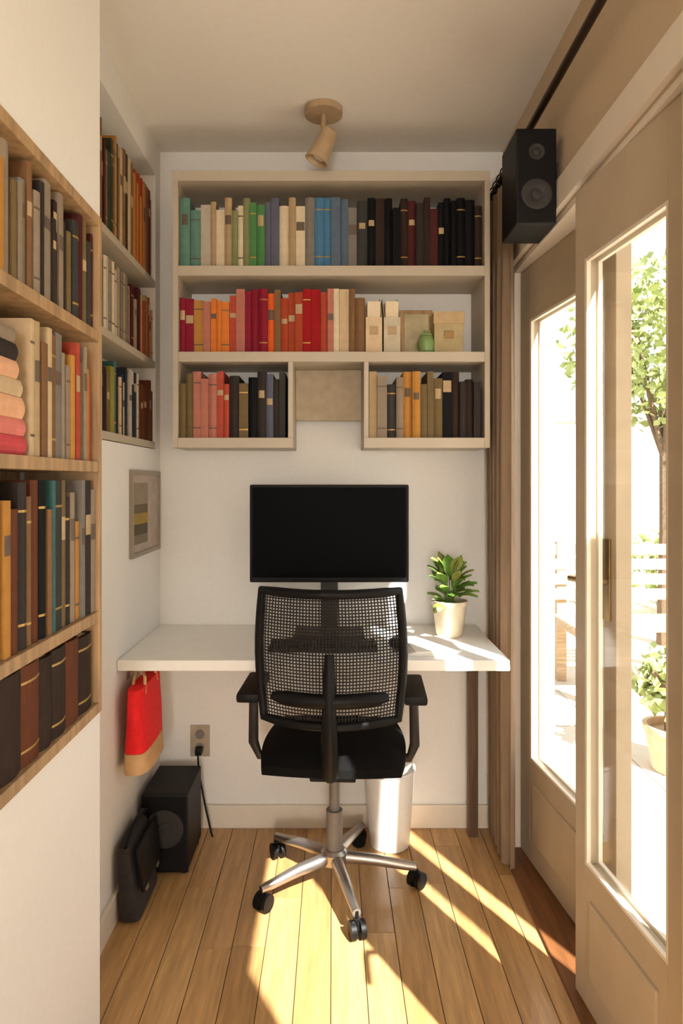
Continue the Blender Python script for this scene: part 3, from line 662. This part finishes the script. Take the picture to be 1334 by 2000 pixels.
def bush(name, lab, cat, loc, rx, rz, zc, n, trunk=None, pot=None, grp=None, lsize=0.10):
    t = thing(name, lab, cat, loc, group=grp)
    m = MB()
    for k in range(n):
        d = Vector((random.gauss(0, 1), random.gauss(0, 1), random.gauss(0, 1))).normalized()*random.uniform(0.45, 1.0)
        p = Vector((d.x*rx, d.y*rx, zc+d.z*rz))
        q = Euler((random.uniform(0, 6.28), random.uniform(0, 6.28), random.uniform(0, 6.28))).to_matrix()
        L_ = lsize*random.uniform(0.6, 1.2)
        vs_ = [m.bm.verts.new(p+q @ Vector(v)) for v in ((0, 0, 0), (L_*0.28, L_*0.5, L_*0.06), (0, L_, 0), (-L_*0.28, L_*0.5, L_*0.06))]
        m.bm.faces.new(vs_)
    o = m.build('foliage', mat('sunlit_leaf', (150, 160, 96), 0.5, 1.15, 0.25, 4), t); o['kind'] = 'stuff'
    if trunk:
        mt = MB().tube([(0, 0, 0), (0.02, 0.01, trunk*0.5), (0, 0, trunk)], [0.06, 0.05, 0.035], 10)
        for k in range(7):
            a = k*0.9; mt.tube([(0, 0, trunk*0.8), (rx*0.4*math.cos(a), rx*0.4*math.sin(a), zc), (rx*0.75*math.cos(a), rx*0.75*math.sin(a), zc+rz*0.4*math.sin(k*2.1))], [0.025, 0.016, 0.008], 6)
        mt.build('trunk', wood('bark', (112, 92, 70), 1, 0.9), t)
    if pot:
        MB().lathe([(pot*0.7, 0), (pot*0.75, 0.01), (pot, pot*1.5), (pot*1.06, pot*1.5), (pot*1.06, pot*1.68), (pot*0.9, pot*1.68), (pot*0.88, pot*1.4)]).build('pot', mat('pale_terracotta', (206, 176, 144), 0.8), t, smooth=True)
    return t
bush('garden_tree', 'young leafy tree standing before the garden wall', 'tree', (2.62, 5.4, -0.062), 0.75, 0.7, 2.45, 2600, 1.9)
bush('potted_shrub', 'leafy shrub in pale terracotta pot on the patio by the bench', 'shrub', (1.52, 3.05, -0.0105), 0.17, 0.16, 0.40, 420, 0.3, 0.12, None, 0.07)
bush('garden_shrub', 'rounded shrub growing at the foot of the garden wall', 'shrub', (3.3, 6.6, -0.062), 0.5, 0.45, 0.5, 900, 0.3)
t = thing('sun_block_slab', 'tall pale slab added out of view to block sun from the far door leaf', 'sun blocker', (1.2, 1.045, -0.011))  # unseen slab, added to keep sun off the far door leaf
MB().span((-0.05, -0.16, 0), (0.05, 0.155, 3.4), 0.004).build('shaft', MATS['white_render'], t)
MB().span((-0.07, -0.18, 3.4), (0.07, 0.175, 3.46), 0.004).build('cap', patio_m, t)
t = thing('sun_block_post', 'square post added out of view to block low sun from the near door leaf', 'post', (1.2, 0.60, -0.011))  # added out of view to cut the low sun through the near leaf
MB().span((-0.03, -0.045, 0.03), (0.03, 0.045, 2.22), 0.004).build('post', bench_m, t)
MB().span((-0.065, -0.07, 0), (0.065, 0.07, 0.03), 0.003).build('base_plate', M_GREYP, t)
MB().span((-0.036, -0.051, 2.22), (0.036, 0.051, 2.25), 0.004).build('cap', bench_m, t)

# unseen glowing globe added behind the camera as fill light for the back wall
t = thing('fill_lamp', 'round fill light added behind the camera by the wall facing the desk', 'lamp', (0.06, -2.65, 0.0005))
fill_m = bpy.data.materials.new('fill_light_glow'); fill_m.use_nodes = True
b_ = fill_m.node_tree.nodes['Principled BSDF']; b_.inputs['Base Color'].default_value = (0.85, 0.8, 0.7, 1)
b_.inputs['Emission Color'].default_value = (1.0, 1.0, 1.0, 1); b_.inputs['Emission Strength'].default_value = 60
MB().lathe([(0.14, 0), (0.14, 0.012), (0.02, 0.02)]).build('base', M_DARK, t, smooth=True)
MB().cyl((0, 0, 0.02), (0, 0, 1.06), 0.011).build('pole', M_DARK, t, smooth=True)
MB().lathe([(0.225*math.sin(math.pi*k/16)+0.002, 1.27-0.225*math.cos(math.pi*k/16)) for k in range(17)], 32).build('shade', fill_m, t, smooth=True)
